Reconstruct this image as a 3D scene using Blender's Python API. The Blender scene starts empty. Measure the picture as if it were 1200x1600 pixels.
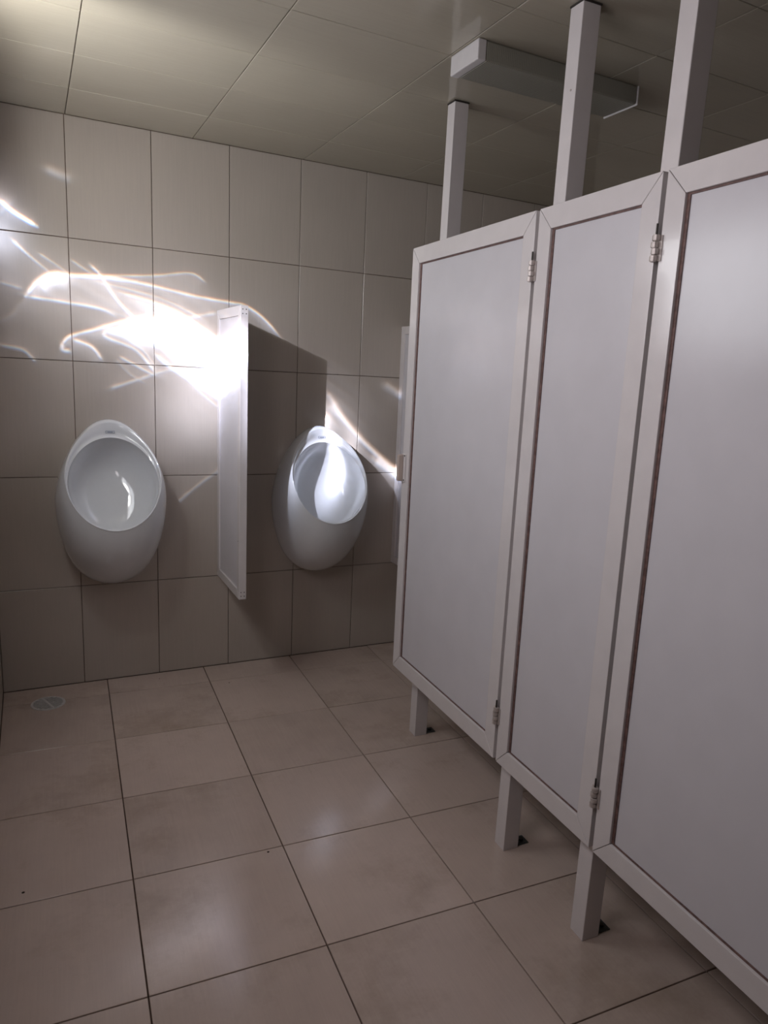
import bpy, bmesh, math, random
import numpy as np
from mathutils import Matrix, Vector

random.seed(7)
SC = bpy.context.scene
COL = SC.collection

# ------------------------------------------------------------------ camera
cam_data = bpy.data.cameras.new('camera')
cam = bpy.data.objects.new('camera', cam_data)
COL.objects.link(cam)
RIGHT = Vector((0.88849078, -0.45588045, 0.05250856))
DOWN = Vector((-0.04398161, -0.1984932, -0.97911494))
FWD = Vector((0.45678195, 0.86762519, -0.19640974))
M = Matrix.Identity(4)
for r in range(3):
    M[r][0] = RIGHT[r]
    M[r][1] = -DOWN[r]
    M[r][2] = -FWD[r]
M.translation = (0.14633, -3.1791, 1.33316)
cam.matrix_world = M
cam_data.sensor_fit = 'AUTO'
cam_data.sensor_width = 36.0
cam_data.lens = 1148.05 / 1600 * 36.0
cam_data.shift_x = -46.37 / 1600
cam_data.shift_y = 17.91 / 1600
cam_data.clip_start = 0.02
SC.camera = cam

# ------------------------------------------------------------------ view, world
SC.view_settings.view_transform = 'Standard'
SC.view_settings.look = 'None'
SC.view_settings.gamma = 1.0
SC.view_settings.use_curve_mapping = False
SC.view_settings.exposure = 0.0
SC.cycles.use_denoising = True
SC.cycles.max_bounces = 10
SC.cycles.diffuse_bounces = 6
SC.cycles.glossy_bounces = 5
SC.cycles.transparent_max_bounces = 8
SC.cycles.sample_clamp_indirect = 6.0

world = bpy.data.worlds.new('sky')
SC.world = world
world.use_nodes = True
wn = world.node_tree.nodes
bg = wn['Background']
bg.inputs['Color'].default_value = (0.62, 0.74, 0.92, 1)
bg.inputs['Strength'].default_value = 1.0

# ------------------------------------------------------------------ daylight through the far window, and an added near one
H = 2.196                    # ceiling height
RX = 2.75                    # right wall
FY = -4.40                   # wall behind the camera
WIN1 = (-1.35, -0.55, 1.48, 1.97)     # y0, y1, z0, z1 in the left wall
ADDED_WIN = (-2.55, -1.70, 1.40, 1.97)     # unseen second one, added to brighten the doors


def area_lamp(name, loc, direction, sx, sy, power, color):
    d = bpy.data.lights.new(name, 'AREA')
    d.shape = 'RECTANGLE'
    d.size, d.size_y = sx, sy
    d.energy = power
    d.color = color
    o = bpy.data.objects.new(name, d)
    o.location = loc
    o.rotation_euler = Vector(direction).to_track_quat('-Z', 'Y').to_euler()
    COL.objects.link(o)
    return o


for nm, WN, power, tint in (('daylight_far_window', WIN1, 8.0, (0.96, 0.97, 1.0)), ('added_light_near_window', ADDED_WIN, 8.5, (1.0, 0.91, 0.94))):
    area_lamp(nm, (-0.058, (WN[0] + WN[1]) / 2, (WN[2] + WN[3]) / 2), (1, 0, -0.45), WN[1] - WN[0], WN[3] - WN[2], power, tint)

# low sun broken up by the rippled glass of the side window: a lamp whose pattern is the caustic net of that glass,
# given as light per direction (u = dx/dy, v = dz/dy seen from the pane)
SUN_P = Vector((0.04, -1.095, 1.874))
CAUSTICS = [
    ([(0.0831, 1.8701), (0.1218, 1.839), (0.196, 1.7988)], 0.0059, 3.2, 0.0182, 0),
    ([(0.0446, 1.8921), (0.0832, 1.8723), (0.1121, 1.8485)], 0.0318, 0.35, 0.0568, 0),
    ([(0.1495, 1.5496), (0.183, 1.5954), (0.2161, 1.6245), (0.2531, 1.6398), (0.2986, 1.6371), (0.4305, 1.6416), (0.5372, 1.6383)], 0.0073, 1.7, 0.0682, 1),
    ([(0.1932, 1.585), (0.2523, 1.6184), (0.3021, 1.6143)], 0.0227, 1.2, 0.0455, 0),
    ([(0.1494, 1.5489), (0.2342, 1.543), (0.2994, 1.5373), (0.4112, 1.5235), (0.4729, 1.495)], 0.005, 1.0, 0.0773, -1),
    ([(0.3708, 1.6842), (0.408, 1.6486), (0.4585, 1.5707), (0.5041, 1.5218), (0.5343, 1.4926)], 0.0055, 1.5, 0.0227, 0),
    ([(0.303, 1.6375), (0.5853, 1.6649), (0.7425, 1.6913), (0.8083, 1.6584)], 0.0045, 0.85, 0.0955, 1),
    ([(0.4306, 1.6463), (0.6015, 1.6279), (0.7494, 1.6052), (0.9049, 1.5917), (0.953, 1.5882), (1.013, 1.5622), (1.069, 1.5194), (1.1265, 1.4594)], 0.0055, 1.2, 0.0773, 1),
    ([(0.4753, 1.5914), (0.6005, 1.5643), (0.716, 1.5247), (0.8443, 1.4478), (0.9599, 1.3686)], 0.0059, 1.6, 0.0682, 1),
    ([(0.6046, 1.3659), (0.6636, 1.3185), (0.8176, 1.2212), (0.8792, 1.1779)], 0.0068, 1.8, 0.0909, -1),
    ([(0.2651, 1.3837), (0.295, 1.4143), (0.3792, 1.4443), (0.4726, 1.4804), (0.5755, 1.5156)], 0.0059, 1.5, 0.05, 1),
    ([(0.2651, 1.3837), (0.2665, 1.3624), (0.293, 1.3568)], 0.0068, 1.0, 0.0136, 0),
    ([(0.3013, 1.4028), (0.3681, 1.3784), (0.4057, 1.3295)], 0.0059, 1.2, 0.0409, 1),
    ([(0.4158, 1.4422), (0.4244, 1.4185), (0.5319, 1.3765), (0.6132, 1.2802)], 0.0057, 1.2, 0.05, -1),
    ([(0.4693, 1.3479), (0.6033, 1.2798)], 0.005, 0.9, 0.0318, -1),
    ([(0.419, 1.2189), (0.5295, 1.2612), (0.6635, 1.3083), (0.8522, 1.3363)], 0.0068, 0.5, 0.0591, -1),
    ([(0.0576, 1.3677), (0.1341, 1.3517), (0.1749, 1.3071)], 0.0055, 0.42, 0.0591, -1),
    ([(0.1111, 1.7437), (0.1765, 1.685), (0.238, 1.6375)], 0.005, 0.4, 0.0318, 0),
    ([(0.0689, 1.5906), (0.136, 1.5748)], 0.0045, 0.3, 0.0455, -1),
    ([(0.6807, 1.5043), (0.8522, 1.5487)], 0.0068, 0.7, 0.0318, 0),
    ([(0.8659, 0.9016), (0.771, 0.8309), (0.6646, 0.7426)], 0.0068, 0.25, 0.0682, 1),
    ([(0.305, 1.6952), (0.37, 1.6563), (0.4304, 1.6369)], 0.0045, 0.5, 0.0227, 0),
    ([(0.2317, 2.0031), (0.2836, 1.9899), (0.3195, 1.9825)], 0.0159, 0.35, 0.0318, 0),
    ([(1.3517, 1.2267), (1.414, 1.136), (1.5006, 1.043), (1.6101, 0.9498), (1.7054, 0.878), (1.8598, 0.7673)], 0.0125, 1.1, 0.13, 1),
    ([(1.3588, 1.1982), (1.4376, 1.0955), (1.5215, 1.0072)], 0.0205, 0.7, 0.0682, 1),
    ([(1.5905, 0.9407), (1.7132, 0.8623), (1.7859, 0.8106)], 0.0182, 1.6, 0.0455, 1),
    ([(1.6237, 1.2895), (1.7622, 1.2199)], 0.0182, 0.3, 0.0455, 0),
    ([(0.3061, 1.5402), (0.4227, 1.5245), (0.5389, 1.4881)], 0.0045, 0.55, 0.0455, -1),
    ([(0.3914, 1.6234), (0.506, 1.6064), (0.6494, 1.5761), (0.826, 1.5031)], 0.0045, 0.6, 0.0591, 1),
    ([(0.5357, 1.5658), (0.6002, 1.5471), (0.7486, 1.4844)], 0.0045, 0.7, 0.0409, 1),
    ([(0.4318, 1.4361), (0.538, 1.4437), (0.6238, 1.4997)], 0.0045, 0.9, 0.0318, 0),
    ([(0.5017, 1.4166), (0.5608, 1.3758), (0.6037, 1.3103)], 0.0045, 0.7, 0.0364, -1),
    ([(0.6216, 1.3493), (0.7089, 1.2899), (0.8522, 1.2571)], 0.0050, 0.9, 0.0364, 0),
    ([(0.6346, 1.3879), (0.7471, 1.2526), (0.8657, 1.1506)], 0.0045, 0.7, 0.0682, -1),
    ([(0.1983, 1.7055), (0.2606, 1.6674), (0.2965, 1.6415)], 0.0045, 0.4, 0.0318, 0),
    ([(0.1276, 1.5287), (0.1046, 1.4811), (0.062, 1.4549)], 0.0068, 0.12, 0.0682, 0),
    ([(0.4526, 1.3396), (0.5106, 1.2804), (0.5707, 1.2452)], 0.0050, 0.4, 0.0500, -1),
]
FOCUS = [(0.416, 1.442), (0.503, 1.483), (0.6, 1.515), (0.666, 1.508), (0.748, 1.459), (0.86, 1.40), (1.0, 1.345),
         (1.2, 1.24), (1.345, 1.13), (1.345, 1.08), (1.2, 1.06), (1.0, 1.16), (0.844, 1.30), (0.748, 1.338), (0.63, 1.393), (0.532, 1.401), (0.485, 1.423)]
X0, X1, Z0, Z1 = -0.1, 2.1, 0.3, 2.3
NW, NH = 880, 800


def caustic_image():
    xs = np.linspace(X0, X1, NW)
    zs = np.linspace(Z0, Z1, NH)
    X, Z = np.meshgrid(xs, zs)
    X = X.astype(np.float32)
    Z = Z.astype(np.float32)
    out = np.zeros_like(X)
    for pts, w, amp, soft, side in CAUSTICS:
        p = [np.array(q) for q in pts]
        # Catmull-Rom resample
        P = [2 * p[0] - p[1]] + p + [2 * p[-1] - p[-2]]
        c = []
        for i in range(1, len(P) - 2):
            for t in np.linspace(0, 1, 8, endpoint=False):
                a, b, d, e = P[i - 1], P[i], P[i + 1], P[i + 2]
                c.append(0.5 * (2 * b + (d - a) * t + (2 * a - 5 * b + 4 * d - e) * t * t + (3 * b - a - 3 * d + e) * t ** 3))
        c.append(p[-1])
        best = np.full_like(X, 1e9)
        sgn = np.zeros_like(X)
        par = np.zeros_like(X)
        n = len(c) - 1
        for i in range(n):
            a, b = c[i], c[i + 1]
            d = b - a
            L2 = float(d @ d) + 1e-12
            t = np.clip(((X - a[0]) * d[0] + (Z - a[1]) * d[1]) / L2, 0, 1)
            ex = X - a[0] - t * d[0]
            ez = Z - a[1] - t * d[1]
            dd = np.sqrt(ex * ex + ez * ez)
            m = dd < best
            best[m] = dd[m]
            sgn[m] = (d[0] * (Z - a[1]) - d[1] * (X - a[0]))[m]
            par[m] = ((i + t) / n)[m]
        core = np.exp(-(best / w) ** 2)
        tail = 0.36 * np.exp(-best / soft * 1.6)
        if side > 0:
            tail = tail * (1 / (1 + np.exp(sgn / np.maximum(best, 1e-5) * best / 0.0004 * 0.05)) if False else (sgn < 0))
        elif side < 0:
            tail = tail * (sgn > 0)
        else:
            tail = tail * 0.5
        fade = np.clip(par / 0.08, 0.35, 1) * np.clip((1 - par) / 0.12, 0.25, 1)
        out += 0.35 * amp * fade * np.maximum(core, tail)
    # the focus, where most of the folds overlap
    inside = np.zeros(X.shape, bool)
    dist = np.full_like(X, 1e9)
    n = len(FOCUS)
    for i in range(n):
        a = np.array(FOCUS[i]); b = np.array(FOCUS[(i + 1) % n])
        d = b - a
        t = np.clip(((X - a[0]) * d[0] + (Z - a[1]) * d[1]) / (d @ d), 0, 1)
        dist = np.minimum(dist, np.hypot(X - a[0] - t * d[0], Z - a[1] - t * d[1]))
        cond = ((a[1] > Z) != (b[1] > Z)) & (X < (b[0] - a[0]) * (Z - a[1]) / (b[1] - a[1] + 1e-12) + a[0])
        inside ^= cond
    sd = np.where(inside, -dist, dist)
    ramp = np.clip((X - 0.38) / 0.40, 0.25, 1.0)
    out += FOCUS_AMP * ramp * np.where(inside, 0.35 + 3.4 * np.clip(dist / 0.06, 0, 1), 0.16 * np.exp(-dist / 0.018) + 0.06 * np.exp(-dist / 0.10))
    # fine streaks along the fold direction inside the lit region
    ang = math.radians(-32)
    s = -X * math.sin(ang) + Z * math.cos(ang)
    q = X * math.cos(ang) + Z * math.sin(ang)
    st = 1 + 0.22 * np.sin(s * 95 + 2.2 * np.sin(q * 9)) * np.sin(s * 41 + 1.7 * np.sin(q * 6 + 1))
    out *= st

    def blob(cx, cz, rx, rz, a):
        return a * np.exp(-((X - cx) / rx) ** 2 - ((Z - cz) / rz) ** 2)
    for b in BLOBS:
        out += blob(*b)
    out *= np.clip((X - 0.004) / 0.03, 0, 1)     # nothing thrown onto the window's own wall
    rgb = np.stack([np.roll(out, 1, 0), out, np.roll(out, -1, 0), np.ones_like(out)], -1)
    rgb[..., 0] *= 0.98
    rgb[..., 2] *= 1.2
    # zero border: outside the picture nothing is focused
    rgb[:4, :, :3] = 0; rgb[-4:, :, :3] = 0; rgb[:, :4, :3] = 0; rgb[:, -4:, :3] = 0
    im = bpy.data.images.new('caustic_net', NW, NH, alpha=False, float_buffer=True)
    im.colorspace_settings.name = 'Non-Color'
    im.pixels.foreach_set(rgb.astype(np.float32).ravel())
    im.update()
    im.pack()
    return im


FOCUS_AMP = 4.5
BLOBS = [(0.55, 1.50, 0.22, 0.10, 0.14), (0.76, 1.16, 0.16, 0.16, 0.30), (0.06, 1.84, 0.10, 0.13, 0.09), (0.25, 1.58, 0.25, 0.12, 0.06),
         (1.46, 0.88, 0.040, 0.11, 1.3), (1.42, 0.80, 0.10, 0.22, 0.22)]
SUN_POWER = 150.0
SPREAD_POWER = 14.0


def N(tree, typ, **kw):
    n = tree.nodes.new(typ)
    for k, v in kw.items():
        if k.startswith('i_'):
            key = k[2:]
            n.inputs[int(key) if key.isdigit() else key].default_value = v
        else:
            setattr(n, k, v)
    return n


def math_node(tree, op, a, b=None):
    n = tree.nodes.new('ShaderNodeMath')
    n.operation = op
    for i, v in enumerate((a, b)):
        if v is None:
            continue
        if isinstance(v, (int, float)):
            n.inputs[i].default_value = v
        else:
            tree.links.new(v, n.inputs[i])
    return n.outputs[0]


def pane_lamp(name, energy, radius):
    """a point lamp at the pane; returns its node tree and the direction of the light"""
    d = bpy.data.lights.new(name, 'POINT')
    d.energy = energy
    d.shadow_soft_size = radius
    d.use_nodes = True
    d.node_tree.nodes.clear()
    o = bpy.data.objects.new(name, d)
    o.location = SUN_P
    COL.objects.link(o)
    tree = d.node_tree
    g = N(tree, 'ShaderNodeNewGeometry')
    s = N(tree, 'ShaderNodeSeparateXYZ')
    tree.links.new(g.outputs['Incoming'], s.inputs[0])
    e = N(tree, 'ShaderNodeEmission')
    lo = N(tree, 'ShaderNodeOutputLight')
    tree.links.new(e.outputs[0], lo.inputs[0])
    return tree, s.outputs, e


# focused part: the caustic net, looked up by direction
nt, (dx, dyv, dz), em = pane_lamp('sun_through_rippled_glass', SUN_POWER, 0.003)
dy = math_node(nt, 'MAXIMUM', dyv, 0.001)
u = math_node(nt, 'DIVIDE', dx, dy)
v = math_node(nt, 'DIVIDE', dz, dy)
DY = -SUN_P.y
wx = math_node(nt, 'ADD', math_node(nt, 'MULTIPLY', u, DY), SUN_P.x)
wz = math_node(nt, 'ADD', math_node(nt, 'MULTIPLY', v, DY), SUN_P.z)
tu = math_node(nt, 'DIVIDE', math_node(nt, 'SUBTRACT', wx, X0), X1 - X0)
tv = math_node(nt, 'DIVIDE', math_node(nt, 'SUBTRACT', wz, Z0), Z1 - Z0)
comb = N(nt, 'ShaderNodeCombineXYZ')
nt.links.new(tu, comb.inputs[0])
nt.links.new(tv, comb.inputs[1])
tex = N(nt, 'ShaderNodeTexImage', extension='CLIP', interpolation='Linear')
tex.image = caustic_image()
nt.links.new(comb.outputs[0], tex.inputs[0])
gate = math_node(nt, 'GREATER_THAN', dyv, 0.0)
r2 = math_node(nt, 'ADD', math_node(nt, 'ADD', math_node(nt, 'MULTIPLY', u, u), math_node(nt, 'MULTIPLY', v, v)), 1.0)
comp = math_node(nt, 'MINIMUM', math_node(nt, 'POWER', r2, 1.5), 12.0)
cmul = N(nt, 'ShaderNodeVectorMath', operation='SCALE')
nt.links.new(tex.outputs[0], cmul.inputs[0])
nt.links.new(math_node(nt, 'MULTIPLY', comp, gate), cmul.inputs['Scale'])
nt.links.new(cmul.outputs[0], em.inputs['Color'])

# unfocused part: what the glass scatters into the room, more upwards than downwards
nt, (dx, dyv, dz), em = pane_lamp('sun_scattered_by_rippled_glass', SPREAD_POWER, 0.06)
fwd = N(nt, 'ShaderNodeMapRange', interpolation_type='SMOOTHSTEP', i_1=0.0, i_2=0.30, i_3=0.0, i_4=1.0)
nt.links.new(dyv, fwd.inputs[0])
up = N(nt, 'ShaderNodeMapRange', interpolation_type='SMOOTHSTEP', i_1=-0.55, i_2=-0.22, i_3=0.35, i_4=1.0)
nt.links.new(dz, up.inputs[0])
em.inputs['Color'].default_value = (1.0, 0.98, 0.95, 1)
side = N(nt, 'ShaderNodeMapRange', interpolation_type='SMOOTHSTEP', i_1=0.02, i_2=0.22, i_3=0.0, i_4=1.0)   # little leaves along the pane
nt.links.new(dx, side.inputs[0])
nt.links.new(math_node(nt, 'MULTIPLY', math_node(nt, 'MULTIPLY', fwd.outputs[0], up.outputs[0]), side.outputs[0]), em.inputs['Strength'])

# ------------------------------------------------------------------ materials


def new_mat(name):
    m = bpy.data.materials.new(name)
    m.use_nodes = True
    return m, m.node_tree, m.node_tree.nodes['Principled BSDF']


def plain(name, col, rough=0.4, metal=0.0, coat=0.0, noise=0.0, bump=0.0, scale=40.0):
    m, t, b = new_mat(name)
    b.inputs['Base Color'].default_value = (*col, 1)
    b.inputs['Roughness'].default_value = rough
    b.inputs['Metallic'].default_value = metal
    b.inputs['Coat Weight'].default_value = coat
    b.inputs['Coat Roughness'].default_value = 0.06
    tc = N(t, 'ShaderNodeTexCoord')
    if noise:
        nz = N(t, 'ShaderNodeTexNoise', i_Scale=scale, i_Detail=4.0)
        t.links.new(tc.outputs['Object'], nz.inputs['Vector'])
        r = N(t, 'ShaderNodeValToRGB')
        r.color_ramp.elements[0].position = 0.35
        r.color_ramp.elements[1].position = 0.7
        r.color_ramp.elements[0].color = (*[c * (1 - noise) for c in col], 1)
        r.color_ramp.elements[1].color = (*col, 1)
        t.links.new(nz.outputs['Fac'], r.inputs['Fac'])
        t.links.new(r.outputs['Color'], b.inputs['Base Color'])
    if bump:
        nb = N(t, 'ShaderNodeTexNoise', i_Scale=scale * 0.6, i_Detail=2.0)
        t.links.new(tc.outputs['Object'], nb.inputs['Vector'])
        bp = N(t, 'ShaderNodeBump', i_Strength=bump, i_Distance=0.002)
        t.links.new(nb.outputs['Fac'], bp.inputs['Height'])
        t.links.new(bp.outputs['Normal'], b.inputs['Normal'])
    return m


def tile_mat(name, col, rough, streak_axis, contrast=0.10, vary=0.10, wear=0.0, specks=False, bump=0.08):
    """glazed ceramic with faint woven streaks, a little tone change from tile to tile and some wear"""
    m, t, b = new_mat(name)
    tc = N(t, 'ShaderNodeTexCoord')
    oi = N(t, 'ShaderNodeObjectInfo')
    add = N(t, 'ShaderNodeVectorMath', operation='ADD')
    t.links.new(tc.outputs['Object'], add.inputs[0])
    rnd = math_node(t, 'MULTIPLY', oi.outputs['Random'], 37.0)
    cx = N(t, 'ShaderNodeCombineXYZ')
    t.links.new(rnd, cx.inputs[0]); t.links.new(rnd, cx.inputs[1]); t.links.new(rnd, cx.inputs[2])
    t.links.new(cx.outputs[0], add.inputs[1])
    mp = N(t, 'ShaderNodeMapping')
    mp.inputs['Scale'].default_value = (160, 7, 60) if streak_axis == 'Y' else (7, 160, 60)
    t.links.new(add.outputs[0], mp.inputs['Vector'])
    n1 = N(t, 'ShaderNodeTexNoise', i_Scale=1.0, i_Detail=5.0, i_Roughness=0.65)
    t.links.new(mp.outputs[0], n1.inputs['Vector'])
    n2 = N(t, 'ShaderNodeTexNoise', i_Scale=9.0 if specks else 5.0, i_Detail=5.0 if specks else 1.5, i_Roughness=0.6 if specks else 0.4)
    t.links.new(add.outputs[0], n2.inputs['Vector'])
    f = math_node(t, 'ADD', math_node(t, 'MULTIPLY', math_node(t, 'SUBTRACT', n1.outputs['Fac'], 0.5), contrast * 2),
                  math_node(t, 'MULTIPLY', math_node(t, 'SUBTRACT', n2.outputs['Fac'], 0.5), contrast * 1.4 + wear))
    f = math_node(t, 'ADD', f, math_node(t, 'MULTIPLY', math_node(t, 'SUBTRACT', oi.outputs['Random'], 0.5), vary))
    f = math_node(t, 'ADD', f, 1.0)
    sc = N(t, 'ShaderNodeVectorMath', operation='SCALE')
    sc.inputs[0].default_value = col
    t.links.new(f, sc.inputs['Scale'])
    colour = sc.outputs[0]
    if specks:
        vo = N(t, 'ShaderNodeTexVoronoi', i_Scale=4.6)
        t.links.new(add.outputs[0], vo.inputs['Vector'])
        s = math_node(t, 'LESS_THAN', vo.outputs['Distance'], 0.020)
        gate_ = math_node(t, 'GREATER_THAN', n2.outputs['Fac'], 0.47)
        s = math_node(t, 'MULTIPLY', s, gate_)
        mx = N(t, 'ShaderNodeMix', data_type='RGBA')
        t.links.new(s, mx.inputs[0])
        t.links.new(colour, mx.inputs[6])
        mx.inputs[7].default_value = (0.035, 0.02, 0.015, 1)
        colour = mx.outputs[2]
        # brownish dirt film in large soft patches
        n3 = N(t, 'ShaderNodeTexNoise', i_Scale=3.0, i_Detail=6.0, i_Roughness=0.7)
        t.links.new(add.outputs[0], n3.inputs['Vector'])
        rp = N(t, 'ShaderNodeMapRange', i_1=0.52, i_2=0.75, i_3=0.0, i_4=0.45)
        t.links.new(n3.outputs['Fac'], rp.inputs[0])
        mx2 = N(t, 'ShaderNodeMix', data_type='RGBA')
        t.links.new(rp.outputs[0], mx2.inputs[0])
        t.links.new(colour, mx2.inputs[6])
        mx2.inputs[7].default_value = (0.26, 0.185, 0.125, 1)
        colour = mx2.outputs[2]
    t.links.new(colour, b.inputs['Base Color'])
    rr = math_node(t, 'ADD', math_node(t, 'MULTIPLY', n2.outputs['Fac'], 0.06), rough - 0.03)
    t.links.new(rr, b.inputs['Roughness'])
    bp = N(t, 'ShaderNodeBump', i_Strength=bump, i_Distance=0.0015)
    t.links.new(n1.outputs['Fac'], bp.inputs['Height'])
    t.links.new(bp.outputs['Normal'], b.inputs['Normal'])
    return m


M_WALL = tile_mat('wall_tile_glaze', (0.47, 0.42, 0.37), 0.23, 'Y', contrast=0.065, vary=0.05, bump=0.05)
M_CEIL = tile_mat('ceiling_tile_glaze', (0.46, 0.425, 0.345), 0.10, 'X', contrast=0.07, vary=0.05, bump=0.04)
M_FLOOR = tile_mat('floor_tile_glaze', (0.54, 0.44, 0.385), 0.14, 'Y', contrast=0.08, vary=0.10, wear=0.10, specks=True, bump=0.10)
M_GROUT_W = plain('wall_grout', (0.20, 0.14, 0.11), 0.8, noise=0.4)
M_GROUT_F = plain('floor_grout', (0.11, 0.065, 0.045), 0.85, noise=0.5)
M_GROUT_C = plain('ceiling_grout', (0.17, 0.12, 0.09), 0.8, noise=0.4)
M_PAINT = plain('brown_paint', (0.16, 0.115, 0.10), 0.6, noise=0.06)
M_ALU = plain('white_coated_aluminium', (0.70, 0.665, 0.665), 0.17, coat=0.3, noise=0.05, bump=0.02, scale=14)
M_PVC = plain('white_pvc_panel', (0.63, 0.615, 0.645), 0.24, noise=0.04, bump=0.03, scale=9)
M_SEAL = plain('dirty_brown_sealant', (0.20, 0.115, 0.10), 0.6, noise=0.5, scale=90)
M_HINGE = plain('ivory_hinge_metal', (0.56, 0.50, 0.47), 0.32, metal=0.25, noise=0.2, scale=120)
M_PIN = plain('dark_pin_steel', (0.06, 0.055, 0.05), 0.45, metal=0.7)
M_BRACKET = plain('grey_zinc_bracket', (0.10, 0.11, 0.11), 0.5, metal=0.6, noise=0.4, scale=120)
M_PORC = plain('white_porcelain', (0.70, 0.72, 0.745), 0.09, coat=0.6, noise=0.02)
M_BADGE = plain('blue_grey_badge_ink', (0.10, 0.13, 0.20), 0.4)
M_PLASTIC = plain('white_lamp_plastic', (0.66, 0.64, 0.64), 0.35, noise=0.04)
M_HANDLE = plain('beige_handle_plastic', (0.55, 0.46, 0.41), 0.35, noise=0.06)
M_DRAIN = plain('dull_drain_steel', (0.66, 0.64, 0.63), 0.4, noise=0.2, scale=80)
M_DARK = plain('painted_hole_dark', (0.012, 0.010, 0.010), 0.8)
M_CAPLINE = plain('dark_cap_line', (0.035, 0.03, 0.025), 0.7)

m, t, b = new_mat('prismatic_diffuser')
M_PRISM = m
b.inputs['Base Color'].default_value = (0.29, 0.285, 0.24, 1)
b.inputs['Roughness'].default_value = 0.28
tc = N(t, 'ShaderNodeTexCoord')
w1 = N(t, 'ShaderNodeTexWave', wave_type='BANDS', bands_direction='X', i_Scale=55.0)
w2 = N(t, 'ShaderNodeTexWave', wave_type='BANDS', bands_direction='Y', i_Scale=55.0)
t.links.new(tc.outputs['Object'], w1.inputs['Vector'])
t.links.new(tc.outputs['Object'], w2.inputs['Vector'])
bp = N(t, 'ShaderNodeBump', i_Strength=0.6, i_Distance=0.002)
t.links.new(math_node(t, 'MULTIPLY', w1.outputs['Fac'], w2.outputs['Fac']), bp.inputs['Height'])
t.links.new(bp.outputs['Normal'], b.inputs['Normal'])

m, t, b = new_mat('rippled_window_glass')
M_GLASS = m
t.nodes.remove(b)
out = t.nodes['Material Output']
tr = N(t, 'ShaderNodeBsdfTransparent')
gl = N(t, 'ShaderNodeBsdfGlossy', i_Roughness=0.1)
mx = N(t, 'ShaderNodeMixShader', i_0=0.08)
nz = N(t, 'ShaderNodeTexNoise', i_Scale=22.0)
tc = N(t, 'ShaderNodeTexCoord')
t.links.new(tc.outputs['Object'], nz.inputs['Vector'])
bp = N(t, 'ShaderNodeBump', i_Strength=0.6)
t.links.new(nz.outputs['Fac'], bp.inputs['Height'])
t.links.new(bp.outputs['Normal'], gl.inputs['Normal'])
t.links.new(tr.outputs[0], mx.inputs[1]); t.links.new(gl.outputs[0], mx.inputs[2])
t.links.new(mx.outputs[0], out.inputs['Surface'])

# ------------------------------------------------------------------ helpers


def mesh_obj(name, verts, faces, mat, parent=None, smooth=False, loc=None):
    me = bpy.data.meshes.new(name)
    me.from_pydata([tuple(q) for q in verts], [], faces)
    me.materials.append(mat)
    if smooth:
        for p in me.polygons:
            p.use_smooth = True
    me.update()
    o = bpy.data.objects.new(name, me)
    COL.objects.link(o)
    if parent is not None:
        o.parent = parent
    if loc is not None:
        o.location = loc
    return o


def bm_obj(name, bm, mat, parent=None, smooth=False):
    bmesh.ops.recalc_face_normals(bm, faces=bm.faces)
    me = bpy.data.meshes.new(name)
    bm.to_mesh(me)
    bm.free()
    me.materials.append(mat)
    if smooth:
        for p in me.polygons:
            p.use_smooth = True
    o = bpy.data.objects.new(name, me)
    COL.objects.link(o)
    if parent is not None:
        o.parent = parent
    return o


def add_box(bm, lo, hi, bevel=0.0, seg=1):
    r = bmesh.ops.create_cube(bm, size=1.0)
    vs = r['verts']
    for q in vs:
        for k in range(3):
            q.co[k] = lo[k] + (q.co[k] + 0.5) * (hi[k] - lo[k])
    if bevel:
        es = {e for q in vs for e in q.link_edges}
        bmesh.ops.bevel(bm, geom=list(es), offset=bevel, segments=seg, affect='EDGES', profile=0.5)
    return vs


def box(name, lo, hi, mat, parent=None, bevel=0.0, seg=1):
    bm = bmesh.new()
    add_box(bm, lo, hi, bevel, seg)
    return bm_obj(name, bm, mat, parent)


def cyl(name, c, r, h, mat, parent=None, axis='Z', n=20, bevel=0.0):
    bm = bmesh.new()
    bmesh.ops.create_cone(bm, cap_ends=True, segments=n, radius1=r, radius2=r, depth=h)
    if bevel:
        es = [e for e in bm.edges if abs(e.verts[0].co.z - e.verts[1].co.z) < 1e-6]
        bmesh.ops.bevel(bm, geom=es, offset=bevel, segments=2, affect='EDGES')
    rot = {'Z': Matrix.Identity(4), 'X': Matrix.Rotation(math.pi / 2, 4, 'Y'), 'Y': Matrix.Rotation(math.pi / 2, 4, 'X')}[axis]
    bmesh.ops.transform(bm, matrix=Matrix.Translation(c) @ rot, verts=bm.verts)
    return bm_obj(name, bm, mat, parent)


def thing(name, label, cat, loc=(0, 0, 0), rotz=0.0, group=None):
    o = bpy.data.objects.new(name, None)
    o.empty_display_size = 0.1
    COL.objects.link(o)
    o.location = loc
    o.rotation_euler = (0, 0, rotz)
    o['label'] = label
    o['category'] = cat
    if group:
        o['group'] = group
    return o


def structure(o, label=None):
    o['kind'] = 'structure'
    if label:
        o['label'] = label
    return o


def clip_poly(poly, nx, ny, c):
    """keep the side nx*x + ny*y <= c"""
    res = []
    for i in range(len(poly)):
        a, b_ = poly[i], poly[(i + 1) % len(poly)]
        da = nx * a[0] + ny * a[1] - c
        db = nx * b_[0] + ny * b_[1] - c
        if da <= 0:
            res.append(a)
        if (da < 0 < db) or (db < 0 < da):
            s = da / (da - db)
            res.append((a[0] + s * (b_[0] - a[0]), a[1] + s * (b_[1] - a[1])))
    return res


def clip_rect(poly, x0, x1, y0, y1):
    for nx, ny, c in ((1, 0, x1), (-1, 0, -x0), (0, 1, y1), (0, -1, -y0)):
        if poly:
            poly = clip_poly(poly, nx, ny, c)
    return poly


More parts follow.
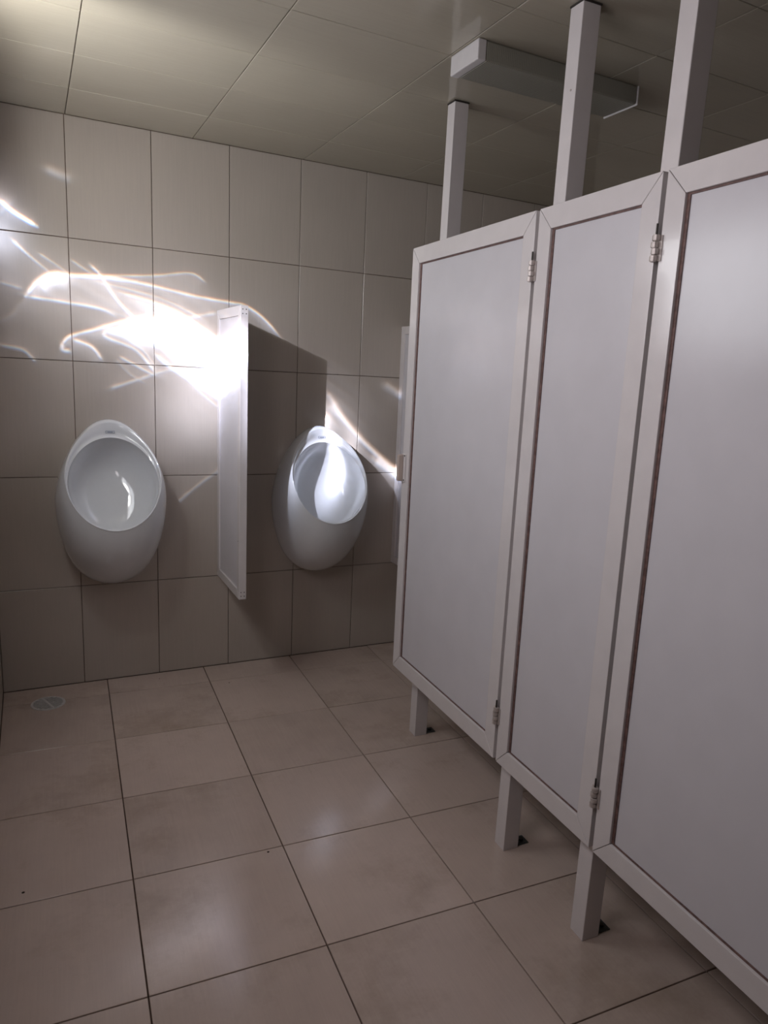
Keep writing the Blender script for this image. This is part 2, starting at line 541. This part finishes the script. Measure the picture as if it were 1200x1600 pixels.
def area(poly):
    return 0.5 * sum(poly[i][0] * poly[(i + 1) % len(poly)][1] - poly[(i + 1) % len(poly)][0] * poly[i][1] for i in range(len(poly)))


def inset(poly, d):
    n = len(poly)
    res = []
    for i in range(n):
        p0, p1, p2 = poly[i - 1], poly[i], poly[(i + 1) % n]
        def nrm(a, b_):
            dx, dy_ = b_[0] - a[0], b_[1] - a[1]
            l = math.hypot(dx, dy_)
            return -dy_ / l, dx / l
        n1 = nrm(p0, p1); n2 = nrm(p1, p2)
        k = 1 + n1[0] * n2[0] + n1[1] * n2[1]
        res.append((p1[0] + d * (n1[0] + n2[0]) / k, p1[1] + d * (n1[1] + n2[1]) / k))
    return res


_tiles = {}


def lay_tile(parent, poly, M0, mat, rotz=0.0, thick=0.006, joint=0.0026, bevel=0.0012, wob=0.0010):
    """one tile: a chamfered slab cut to poly (2-D, wall coordinates), its face on the plane of M0, as a child of parent"""
    if area(poly) < 0:
        poly = poly[::-1]
    # drop degenerate corners
    poly = [q for i, q in enumerate(poly) if math.hypot(q[0] - poly[i - 1][0], q[1] - poly[i - 1][1]) > 1e-4]
    if len(poly) < 3 or area(poly) < 2e-4:
        return None
    cx_ = sum(q[0] for q in poly) / len(poly)
    cy_ = sum(q[1] for q in poly) / len(poly)
    c, s = math.cos(-rotz), math.sin(-rotz)
    loc = [((q[0] - cx_) * c - (q[1] - cy_) * s, (q[0] - cx_) * s + (q[1] - cy_) * c) for q in poly]
    k0 = min(range(len(loc)), key=lambda i: (round(loc[i][0] + loc[i][1], 3)))
    loc = loc[k0:] + loc[:k0]
    key = (mat.name, tuple((round(q[0], 3), round(q[1], 3)) for q in loc))
    me = _tiles.get(key)
    if me is None:
        a = inset(loc, joint / 2)
        b_ = inset(loc, joint / 2 + bevel)
        if area(a) < 1e-4 or area(b_) < 1e-4:
            return None
        n = len(loc)
        vs = [(q[0], q[1], -thick) for q in a] + [(q[0], q[1], -bevel * 0.8) for q in a] + [(q[0], q[1], 0) for q in b_]
        fs = [tuple(range(2 * n, 3 * n))]
        for i in range(n):
            j = (i + 1) % n
            fs.append((i, j, n + j, n + i))
            fs.append((n + i, n + j, 2 * n + j, 2 * n + i))
        me = bpy.data.meshes.new('tile')
        me.from_pydata(vs, [], fs)
        me.materials.append(mat)
        me.update()
        _tiles[key] = me
    o = bpy.data.objects.new('tile', me)
    COL.objects.link(o)
    o.parent = parent
    tilt = Matrix.Rotation(random.uniform(-wob, wob), 4, 'X') @ Matrix.Rotation(random.uniform(-wob, wob), 4, 'Y')
    o.matrix_local = M0 @ Matrix.Translation((cx_, cy_, -random.uniform(0.0, 0.0003))) @ Matrix.Rotation(rotz, 4, 'Z') @ tilt
    return o


def frame_matrix(origin, ex, ey):
    ex, ey = Vector(ex), Vector(ey)
    ez = ex.cross(ey)
    m_ = Matrix.Identity(4)
    for r in range(3):
        m_[r][0], m_[r][1], m_[r][2], m_[r][3] = ex[r], ey[r], ez[r], origin[r]
    return m_


TH = 0.006

# ------------------------------------------------------------------ room shell
floor = structure(box('floor', (-0.2, FY - 0.2, -0.12), (RX + 0.2, 0.2, -TH), M_GROUT_F), 'floor of square beige ceramic tiles with dark joints')
ceiling = structure(box('ceiling', (-0.2, FY - 0.2, H + TH), (RX + 0.2, 0.2, H + 0.12), M_GROUT_C), 'ceiling of glossy cream rectangular tiles')
wall_back = structure(box('wall_back', (-0.2, TH, -TH), (RX + 0.2, 0.2, H + TH), M_GROUT_W), 'back wall of tall cream tiles behind the urinals')
wall_right = structure(box('wall_right', (RX + TH, FY - 0.2, -TH), (RX + 0.2, TH, H + TH), M_GROUT_W), 'tiled right wall behind the cubicles')

bm = bmesh.new()
ys_ = [FY - 0.2, ADDED_WIN[0], ADDED_WIN[1], WIN1[0], WIN1[1], TH]
for k in range(5):
    W_ = {1: ADDED_WIN, 3: WIN1}.get(k)
    if W_ is None:
        add_box(bm, (-0.2, ys_[k], -TH), (-TH, ys_[k + 1], H + TH))
    else:
        add_box(bm, (-0.2, ys_[k], -TH), (-TH, ys_[k + 1], W_[2]))
        add_box(bm, (-0.2, ys_[k], W_[3]), (-TH, ys_[k + 1], H + TH))
wall_left = structure(bm_obj('wall_left', bm, M_GROUT_W), 'tiled left wall with a high window and an added second one')
wall_front = structure(box('wall_front', (-TH, FY - 0.2, -TH), (RX + TH, FY, H + TH), M_PAINT), 'brown painted wall behind the viewer')

# back wall tiles, 300 x 450, bottom course cut
rows = [0.0, 0.4208, 0.8709, 1.3210, 1.7711, H]
cols = [0.0] + [0.3 * k for k in range(1, 10)] + [RX]
MB_ = frame_matrix((0, 0, 0), (1, 0, 0), (0, 0, 1))            # faces -y
for i in range(len(cols) - 1):
    for j in range(len(rows) - 1):
        lay_tile(wall_back, [(cols[i], rows[j]), (cols[i + 1], rows[j]), (cols[i + 1], rows[j + 1]), (cols[i], rows[j + 1])], MB_, M_WALL)
# left wall (2-D axes: along -y, up), cut round the window
ML_ = frame_matrix((0, 0, 0), (0, -1, 0), (0, 0, 1))
ML_ = frame_matrix((0, 0, 0), (0, 1, 0), (0, 0, 1))            # ex x ey = +x : faces into the room
ycols = [FY] + [-0.3 * k for k in range(14, 0, -1)] + [0.0]
for i in range(len(ycols) - 1):
    for j in range(len(rows) - 1):
        cell = [(ycols[i], rows[j]), (ycols[i + 1], rows[j]), (ycols[i + 1], rows[j + 1]), (ycols[i], rows[j + 1])]
        for reg in ((-9, ADDED_WIN[0], -9, 9), (ADDED_WIN[0], ADDED_WIN[1], -9, ADDED_WIN[2]), (ADDED_WIN[0], ADDED_WIN[1], ADDED_WIN[3], 9), (ADDED_WIN[1], WIN1[0], -9, 9),
                    (WIN1[0], WIN1[1], -9, WIN1[2]), (WIN1[0], WIN1[1], WIN1[3], 9), (WIN1[1], 9, -9, 9)):
            pc = clip_rect(cell, reg[0], reg[1], reg[2], reg[3])
            if pc and len(pc) >= 3:
                lay_tile(wall_left, pc, ML_, M_WALL)
# right wall
MR_ = frame_matrix((RX, 0, 0), (0, -1, 0), (0, 0, 1))           # faces -x
for i in range(len(ycols) - 1):
    for j in range(len(rows) - 1):
        lay_tile(wall_right, [(-ycols[i + 1], rows[j]), (-ycols[i], rows[j]), (-ycols[i], rows[j + 1]), (-ycols[i + 1], rows[j + 1])], MR_, M_WALL)
# ceiling tiles 455 x 310
MC_ = frame_matrix((0, 0, H), (1, 0, 0), (0, -1, 0))            # faces -z ; second axis runs towards the viewer
ccols = [0.0] + [0.304 + 0.452 * k for k in range(0, 6)] + [RX]
crows = [0.0] + [0.298 + 0.3105 * k for k in range(0, 14)]
crows = [c for c in crows if c < -FY - 0.02] + [-FY]
for i in range(len(ccols) - 1):
    for j in range(len(crows) - 1):
        lay_tile(ceiling, [(ccols[i], crows[j]), (ccols[i + 1], crows[j]), (ccols[i + 1], crows[j + 1]), (ccols[i], crows[j + 1])], MC_, M_CEIL, joint=0.0024)
# floor tiles 400 x 400, the grid a little out of square with the room
FT, YAW = 0.4004, 0.0408
MF_ = frame_matrix((0, 0, 0), (1, 0, 0), (0, 1, 0))


def fpt(gx, gy):
    return (gx + YAW * gy, gy - YAW * gx)


gxs = [0.387 + FT * k for k in range(-2, 8)]
gys = [-0.1365 - FT * k for k in range(-1, 12)]
for i in range(len(gxs) - 1):
    for j in range(len(gys) - 1):
        cell = [fpt(gxs[i], gys[j + 1]), fpt(gxs[i + 1], gys[j + 1]), fpt(gxs[i + 1], gys[j]), fpt(gxs[i], gys[j])]
        pc = clip_rect(cell, 0.0, RX, FY, 0.0)
        if pc and len(pc) >= 3:
            lay_tile(floor, pc, MF_, M_FLOOR, rotz=-YAW, joint=0.0034, bevel=0.001)

# windows (out of the picture; the second is added to light the doors)
for wname, W_ in (('window_1', WIN1), ('added_window', ADDED_WIN)):
    y0, y1, z0, z1 = W_
    f_ = 0.035
    ym = (y0 + y1) / 2
    bm = bmesh.new()
    for lo, hi in (((-0.05, y0, z0), (-0.012, y0 + f_, z1)), ((-0.05, y1 - f_, z0), (-0.012, y1, z1)),
                   ((-0.05, y0 + f_, z0), (-0.012, y1 - f_, z0 + f_)), ((-0.05, y0 + f_, z1 - f_), (-0.012, y1 - f_, z1)),
                   ((-0.05, ym - 0.015, z0 + f_), (-0.012, ym + 0.015, z1 - f_))):
        add_box(bm, lo, hi)
    win = structure(bm_obj(wname, bm, M_ALU), 'unseen high window in the left wall')
    box('pane', (-0.034, y0 + f_, z0 + f_), (-0.029, ym - 0.015, z1 - f_), M_GLASS, win)
    box('pane', (-0.034, ym + 0.015, z0 + f_), (-0.029, y1 - f_, z1 - f_), M_GLASS, win)

# ------------------------------------------------------------------ framed panels (doors, pilaster, urinal screens)


def member(name, pts2, t, mat, parent, v0=0.0, bev=0.0012):
    """a mitred length of profile: outline pts2 in (u, z), thickness t along v, lightly bevelled"""
    bm = bmesh.new()
    a = [bm.verts.new((p[0], v0, p[1])) for p in pts2]
    b_ = [bm.verts.new((p[0], v0 + t, p[1])) for p in pts2]
    n = len(pts2)
    bm.faces.new(a)
    bm.faces.new(b_[::-1])
    for i in range(n):
        j = (i + 1) % n
        bm.faces.new((a[j], a[i], b_[i], b_[j]))
    bmesh.ops.recalc_face_normals(bm, faces=bm.faces)
    bmesh.ops.bevel(bm, geom=list(bm.edges), offset=bev, segments=2, affect='EDGES', profile=0.5)
    return bm_obj(name, bm, mat, parent)


def framed_panel(root, w, zb, zt, fw, depth, inset_front, pane_t, mat_f, mat_p, seal=True, gap=0.0012):
    """frame of two stiles and two rails mitred at the corners round a recessed sheet; local u = x, depth = y, height = z"""
    g = gap / 2 * 1.414
    member('stile', [(0, zb + g), (fw, zb + fw + g), (fw, zt - fw - g), (0, zt - g)], depth, mat_f, root)
    member('stile', [(w, zb + g), (w, zt - g), (w - fw, zt - fw - g), (w - fw, zb + fw + g)], depth, mat_f, root)
    member('rail', [(g, zt), (fw + g, zt - fw), (w - fw - g, zt - fw), (w - g, zt)], depth, mat_f, root)
    member('rail', [(g, zb), (w - g, zb), (w - fw - g, zb + fw), (fw + g, zb + fw)], depth, mat_f, root)
    # sheet sits in the rebate
    box('sheet', (fw - 0.0015, inset_front, zb + fw - 0.0015), (w - fw + 0.0015, inset_front + pane_t, zt - fw + 0.0015), mat_p, root)
    if seal:
        s = 0.0035
        bm = bmesh.new()
        ya, yb = inset_front - 0.0025, inset_front + 0.001
        for lo, hi in (((fw, ya, zb + fw), (fw + 2.2 * s, yb, zt - fw)), ((w - fw - s, ya, zb + fw), (w - fw, yb, zt - fw)),
                       ((fw + 2.2 * s, ya, zb + fw), (w - fw - s, yb, zb + fw + s)), ((fw + 2.2 * s, ya, zt - fw - s), (w - fw - s, yb, zt - fw))):
            add_box(bm, lo, hi)
        bm_obj('sealant_bead', bm, M_SEAL, root)


def hinge(root, u, z, front=-0.006):
    """four stacked knuckles on a pin, with two narrow leaves behind"""
    h = bm = None
    n, kh = 4, 0.0112
    bm = bmesh.new()
    add_box(bm, (u - 0.014, -0.0022, z - 0.024), (u + 0.014, -0.0004, z + 0.024))
    leaf = bm_obj('hinge', bm, M_HINGE, root)
    for k in range(n):
        cyl('knuckle', (u + (0.0012 if k % 2 else -0.0012), front, z - 0.0188 + k * 0.0128), 0.0082, kh, M_HINGE, leaf, n=16, bevel=0.0012)
    cyl('pin', (u, front, z + 0.0355), 0.0022, 0.022, M_PIN, leaf, n=10)
    return leaf


ZB, ZT = 0.279, 1.748
FW = 0.052
SL = 0.0385
ROT = math.atan2(-1.0, -SL)


def on_line(y):
    return 1.256 + SL * (y + 2.035)


def cubicle_leaf(name, label, cat, y_far, width, group=None):
    root = thing(name, label, cat, (on_line(y_far), y_far, 0.0), ROT, group)
    framed_panel(root, width, ZB, ZT, FW, 0.030, 0.009, 0.012, M_ALU, M_PVC)
    return root


door_a = cubicle_leaf('cubicle_door', 'white framed cubicle door nearest the urinals, beige pull on its far edge', 'door', -0.879, 0.720)
pilaster = cubicle_leaf('cubicle_divider', 'narrow white framed panel standing between the two wide cubicle doors', 'divider', -1.613, 0.417)
door_b = cubicle_leaf('cubicle_door', 'white framed cubicle door nearest the viewer, cut off by the picture edge', 'door', -2.043, 0.720)
for zz in (1.603, 0.414):
    hinge(door_a, 0.7265, zz)
    hinge(door_b, -0.0065, zz)

# pull on the far edge of the first door: plate on the stile and a bar standing off it
bm = bmesh.new()
add_box(bm, (0.002, -0.004, 0.968), (0.030, 0.0, 1.066), 0.001)
pull = bm_obj('pull_handle', bm, M_ALU, door_a)
pull['label'] = 'beige door pull'
bm = bmesh.new()
add_box(bm, (0.0015, -0.024, 0.970), (0.016, -0.0035, 1.064), 0.004, 2)
bm_obj('grip', bm, M_HANDLE, pull)
for zz in (0.975, 1.060):
    cyl('screw', (0.024, -0.0045, zz), 0.0028, 0.002, M_PIN, pull, axis='Y', n=10)
cyl('screw', (-0.0002, 0.012, 1.735), 0.003, 0.002, M_PIN, door_a, axis='X', n=10)

# posts, floor to ceiling
POSTS = [(1.384, -0.882, 'slim white square post behind the far cubicle door, floor to ceiling'),
         (1.3085, -1.591, 'white square post at the far edge of the narrow cubicle panel'),
         (1.2905, -1.961, 'white square post between the narrow panel and the near cubicle door'),
         (1.262, -2.742, 'white square post at the near edge of the near cubicle door')]
for px_, py_, lab in POSTS:
    root = thing('cubicle_post', lab, 'post', (px_, py_, 0.0), ROT, 'white cubicle posts')
    root.rotation_euler = (0, 0.0140, ROT)      # they lean a little
    box('post_tube', (0, 0, 0.0), (0.049, 0.050, H - 0.004), M_ALU, root, 0.0018, 2)
    box('ceiling_cap', (-0.0015, -0.0015, H - 0.004), (0.0505, 0.0515, H - 0.0006), M_CAPLINE, root)  # thin dark plate on top of the post
    bm = bmesh.new()
    add_box(bm, (0.006, 0.0505, 0.0005), (0.043, 0.092, 0.0035), 0.001)
    add_box(bm, (0.006, 0.0505, 0.0035), (0.043, 0.0535, 0.034), 0.001)
    br = bm_obj('foot_bracket', bm, M_BRACKET, root)
    cyl('bolt', (0.0245, 0.076, 0.006), 0.007, 0.005, M_PIN, br, n=6)
    if py_ == -1.591:
        cyl('screw', (0.030, -0.0005, 2.01), 0.0024, 0.0014, M_HINGE, root, axis='Y', n=10)

# ------------------------------------------------------------------ urinal screens
def urinal_screen(label, x, zb=0.425, zt=1.556, length=0.388):
    root = thing('urinal_screen', label, 'screen', (x, 0.0, 0.0), math.radians(-90), 'white screens beside the urinals')
    # local u runs from the wall towards the viewer, depth towards +x ... rotated -90: local x -> -y, local y -> +x
    framed_panel(root, length, zb, zt, 0.036, 0.029, 0.006, 0.014, M_ALU, M_PVC, seal=False)
    for z in (zb, zt):
        s = 1 if z == zb else -1
        for a, b_ in ((0.008, 0.014), (0.021, 0.014), (0.008, 0.030), (0.021, 0.030)):
            cyl('rivet', (length + 0.0002, a, z + s * b_), 0.0021, 0.0012, M_PIN, root, axis='X', n=8)
    cyl('rivet', (length - 0.018, -0.0002, zb + 0.235), 0.002, 0.0012, M_PIN, root, axis='Y', n=8)
    return root


urinal_screen('white framed screen fixed to the tiled wall between the two urinals', 0.850)
urinal_screen('white framed screen right of the second urinal, half hidden by the cubicle door', 1.702)

# ------------------------------------------------------------------ urinals


def loft(rings, close_last=False, flip=False):
    n = len(rings[0])
    vs = [p for r in rings for p in r]
    fs = []
    for k in range(len(rings) - 1):
        for i in range(n):
            j = (i + 1) % n
            f = (k * n + i, k * n + j, (k + 1) * n + j, (k + 1) * n + i)
            fs.append(f[::-1] if flip else f)
    if close_last:
        c = [sum(p[q] for p in rings[-1]) / n for q in range(3)]
        vs.append(tuple(c))
        b0 = (len(rings) - 1) * n
        for i in range(n):
            f = (b0 + i, b0 + (i + 1) % n, len(vs) - 1)
            fs.append(f[::-1] if flip else f)
    return vs, fs


def bez(p0, p1, p2, p3, t_):
    a = (1 - t_) ** 3; b_ = 3 * t_ * (1 - t_) ** 2; c = 3 * t_ * t_ * (1 - t_); d = t_ ** 3
    return tuple(a * p0[k] + b_ * p1[k] + c * p2[k] + d * p3[k] for k in range(3))


def make_urinal(label, xc, dz=0.0):
    root = thing('urinal', label, 'urinal', (xc, 0.0, dz), 0.0, 'wall urinals')
    NR = 72
    ph = [2 * math.pi * i / NR for i in range(NR)]

    def egg(p):
        c = math.cos(p)
        return 0.208 * math.sin(p) * (1 - 0.15 * max(0, -c) ** 1.3 + 0.17 * max(0, c) ** 3), 0.770 - 0.3375 * c

    def crest(p, k=1.0):
        c = math.cos(p)
        return (0.172 * math.sin(p) * (1 - 0.10 * max(0, -c) ** 1.5), -0.192 - 0.108 * c - 0.012 * math.sin(p) ** 2, 0.897 - 0.193 * c)

    def inner(p):
        c = math.cos(p)
        return (0.162 * math.sin(p) * (1 - 0.05 * max(0, -c) ** 1.5), -0.197 - 0.094 * c - 0.011 * math.sin(p) ** 2, 0.875 - 0.163 * c)
    wall, shell = [], []
    T = 14
    prof = []
    for p in ph:
        x, z = egg(p)
        cr = crest(p)
        zc = 0.775
        P0 = (x * 0.955, -0.0005, zc + (z - zc) * 0.955)
        P1 = (x * 1.02, -0.055, zc + (z - zc) * (1.03 + 0.05 * max(0.0, math.cos(p))))
        P2 = (x * 0.98 + 0.0 * cr[0], cr[1] * 0.90 - 0.012, z * (0.62 + 0.14 * max(0.0, math.cos(p))) + cr[2] * (0.38 - 0.14 * max(0.0, math.cos(p))))
        prof.append([bez(P0, P1, P2, cr, k / T) for k in range(T + 1)])
    rings = [[pr_[k] for pr_ in prof] for k in range(T + 1)]
    vs, fs = loft(rings)
    mesh_obj('shell', vs, fs, M_PORC, root, smooth=True)
    # rolled rim
    nrm = (0.0, -0.86, 0.50)
    rr = []
    for k in range(9):
        a = k / 8
        ring = []
        for p in ph:
            c0, c1 = crest(p), inner(p)
            lift = 0.005 * math.sin(math.pi * min(1, a * 1.6)) if a < 0.625 else 0.0
            hdr = max(0.0, -math.cos(p)) ** 3
            aa = a
            q = [c0[i] + (c1[i] - c0[i]) * aa for i in range(3)]
            # the flat head plate above the bowl dips slightly inwards
            dip = 0.012 * hdr * math.sin(math.pi * a)
            ring.append((q[0], q[1] + nrm[1] * (lift - dip), q[2] + nrm[2] * (lift - dip)))
        rr.append(ring)
    vs, fs = loft(rr)
    mesh_obj('rim', vs, fs, M_PORC, root, smooth=True)
    # bowl
    cen = (0.0, -0.197, 0.875)
    br_ = []
    K = 12
    for k in range(K + 1):
        a = k / K * math.pi / 2 * 0.97
        s = math.cos(a) ** 0.55
        d = 0.150 * math.sin(a) ** 0.9
        ring = []
        for p in ph:
            q = inner(p)
            low = max(0.0, math.cos(p))
            ring.append((q[0] * s, cen[1] + (q[1] - cen[1]) * s + 0.86 * d, cen[2] + (q[2] - cen[2]) * s - 0.50 * d - 0.03 * low * math.sin(2 * a) * 0.6))
        br_.append(ring)
    vs, fs = loft(br_, close_last=True)
    mesh_obj('bowl', vs, fs, M_PORC, root, smooth=True)
    # badge on the head plate: an outlined lozenge
    badge = bpy.data.objects.new('badge', None)
    pa, pb = crest(math.pi), inner(math.pi)
    mid = [(pa[i] * 0.42 + pb[i] * 0.58) for i in range(3)]
    bm = bmesh.new()
    w, h, th = 0.0165, 0.0050, 0.0011
    for lo, hi in (((-w, -0.0004, h - th), (w, 0.0004, h)), ((-w, -0.0004, -h), (w, 0.0004, -h + th)), ((-w, -0.0004, -h + th), (-w + th, 0.0004, h - th)),
                   ((w - th, -0.0004, -h + th), (w, 0.0004, h - th)), ((-0.010, -0.0004, -0.0012), (0.010, 0.0004, 0.0012))):
        add_box(bm, lo, hi)
    bd = bm_obj('badge', bm, M_BADGE, root)
    bpy.data.objects.remove(badge)
    slope = math.atan2(pa[1] - pb[1], pa[2] - pb[2])
    bd.location = (mid[0], mid[1] + 0.0035, mid[2] - 0.002)
    bd.rotation_euler = (-slope, 0, 0)
    bd['label'] = 'small blue-grey printed badge'
    # outlet strainer low in the bowl
    return root


make_urinal('white egg-shaped urinal at the left, beside the floor drain', 0.418)
make_urinal('white egg-shaped urinal half shaded between the two screens', 1.290, -0.012)

# ------------------------------------------------------------------ ceiling lamp
lamp = thing('ceiling_light', 'unlit white box ceiling light with prismatic diffuser above the cubicle posts', 'lamp', (1.213, -1.2975, H), 0.0)
L, HW, HT = 0.552, 0.0715, 0.050
bm = bmesh.new()
add_box(bm, (0.0262, -HW + 0.002, -HT), (L - 0.0042, HW - 0.002, -0.0009), 0.004, 2)
bm_obj('diffuser', bm, M_PRISM, lamp)
bm = bmesh.new()
add_box(bm, (0.0, -HW, -HT - 0.001), (0.026, HW, -0.0008), 0.003, 2)
ec = bm_obj('end_cap', bm, M_PLASTIC, lamp)
bm = bmesh.new()
add_box(bm, (L - 0.004, -HW - 0.001, -HT - 0.003), (L, HW + 0.001, -0.0008), 0.001)
bm_obj('end_cap', bm, M_PLASTIC, lamp)

# ------------------------------------------------------------------ floor drain
drain = thing('floor_drain', 'round slotted metal floor drain in the corner by the left urinal', 'drain', (0.158, -0.166, 0.0), 0.35)
bm = bmesh.new()
RO, RI, n = 0.062, 0.053, 48
lo_o = [bm.verts.new((RO * math.cos(2 * math.pi * i / n), RO * math.sin(2 * math.pi * i / n), 0.0003)) for i in range(n)]
hi_o = [bm.verts.new((RO * 0.98 * math.cos(2 * math.pi * i / n), RO * 0.98 * math.sin(2 * math.pi * i / n), 0.0032)) for i in range(n)]
hi_i = [bm.verts.new((RI * math.cos(2 * math.pi * i / n), RI * math.sin(2 * math.pi * i / n), 0.0032)) for i in range(n)]
lo_i = [bm.verts.new((RI * math.cos(2 * math.pi * i / n), RI * math.sin(2 * math.pi * i / n), 0.0003)) for i in range(n)]
for i in range(n):
    j = (i + 1) % n
    for a, b_ in ((lo_o, hi_o), (hi_o, hi_i), (hi_i, lo_i), (lo_i, lo_o)):
        bm.faces.new((a[i], a[j], b_[j], b_[i]))
bm_obj('ring', bm, M_DRAIN, drain)
cyl('dark_disc', (0, 0, 0.0007), RI - 0.0004, 0.0006, M_DARK, drain, n=40)  # flat black disc, painted as the dark depth between the bars
for k in range(-4, 5):
    yy = k * 0.0112
    hw_ = math.sqrt(max(0.0, (RI + 0.001) ** 2 - yy * yy))
    box('bar', (-hw_, yy - 0.0027, 0.0012), (hw_, yy + 0.0027, 0.0030), M_DRAIN, drain)
box('cross_bar', (-0.004, -RI, 0.00125), (0.004, RI, 0.0031), M_DRAIN, drain)
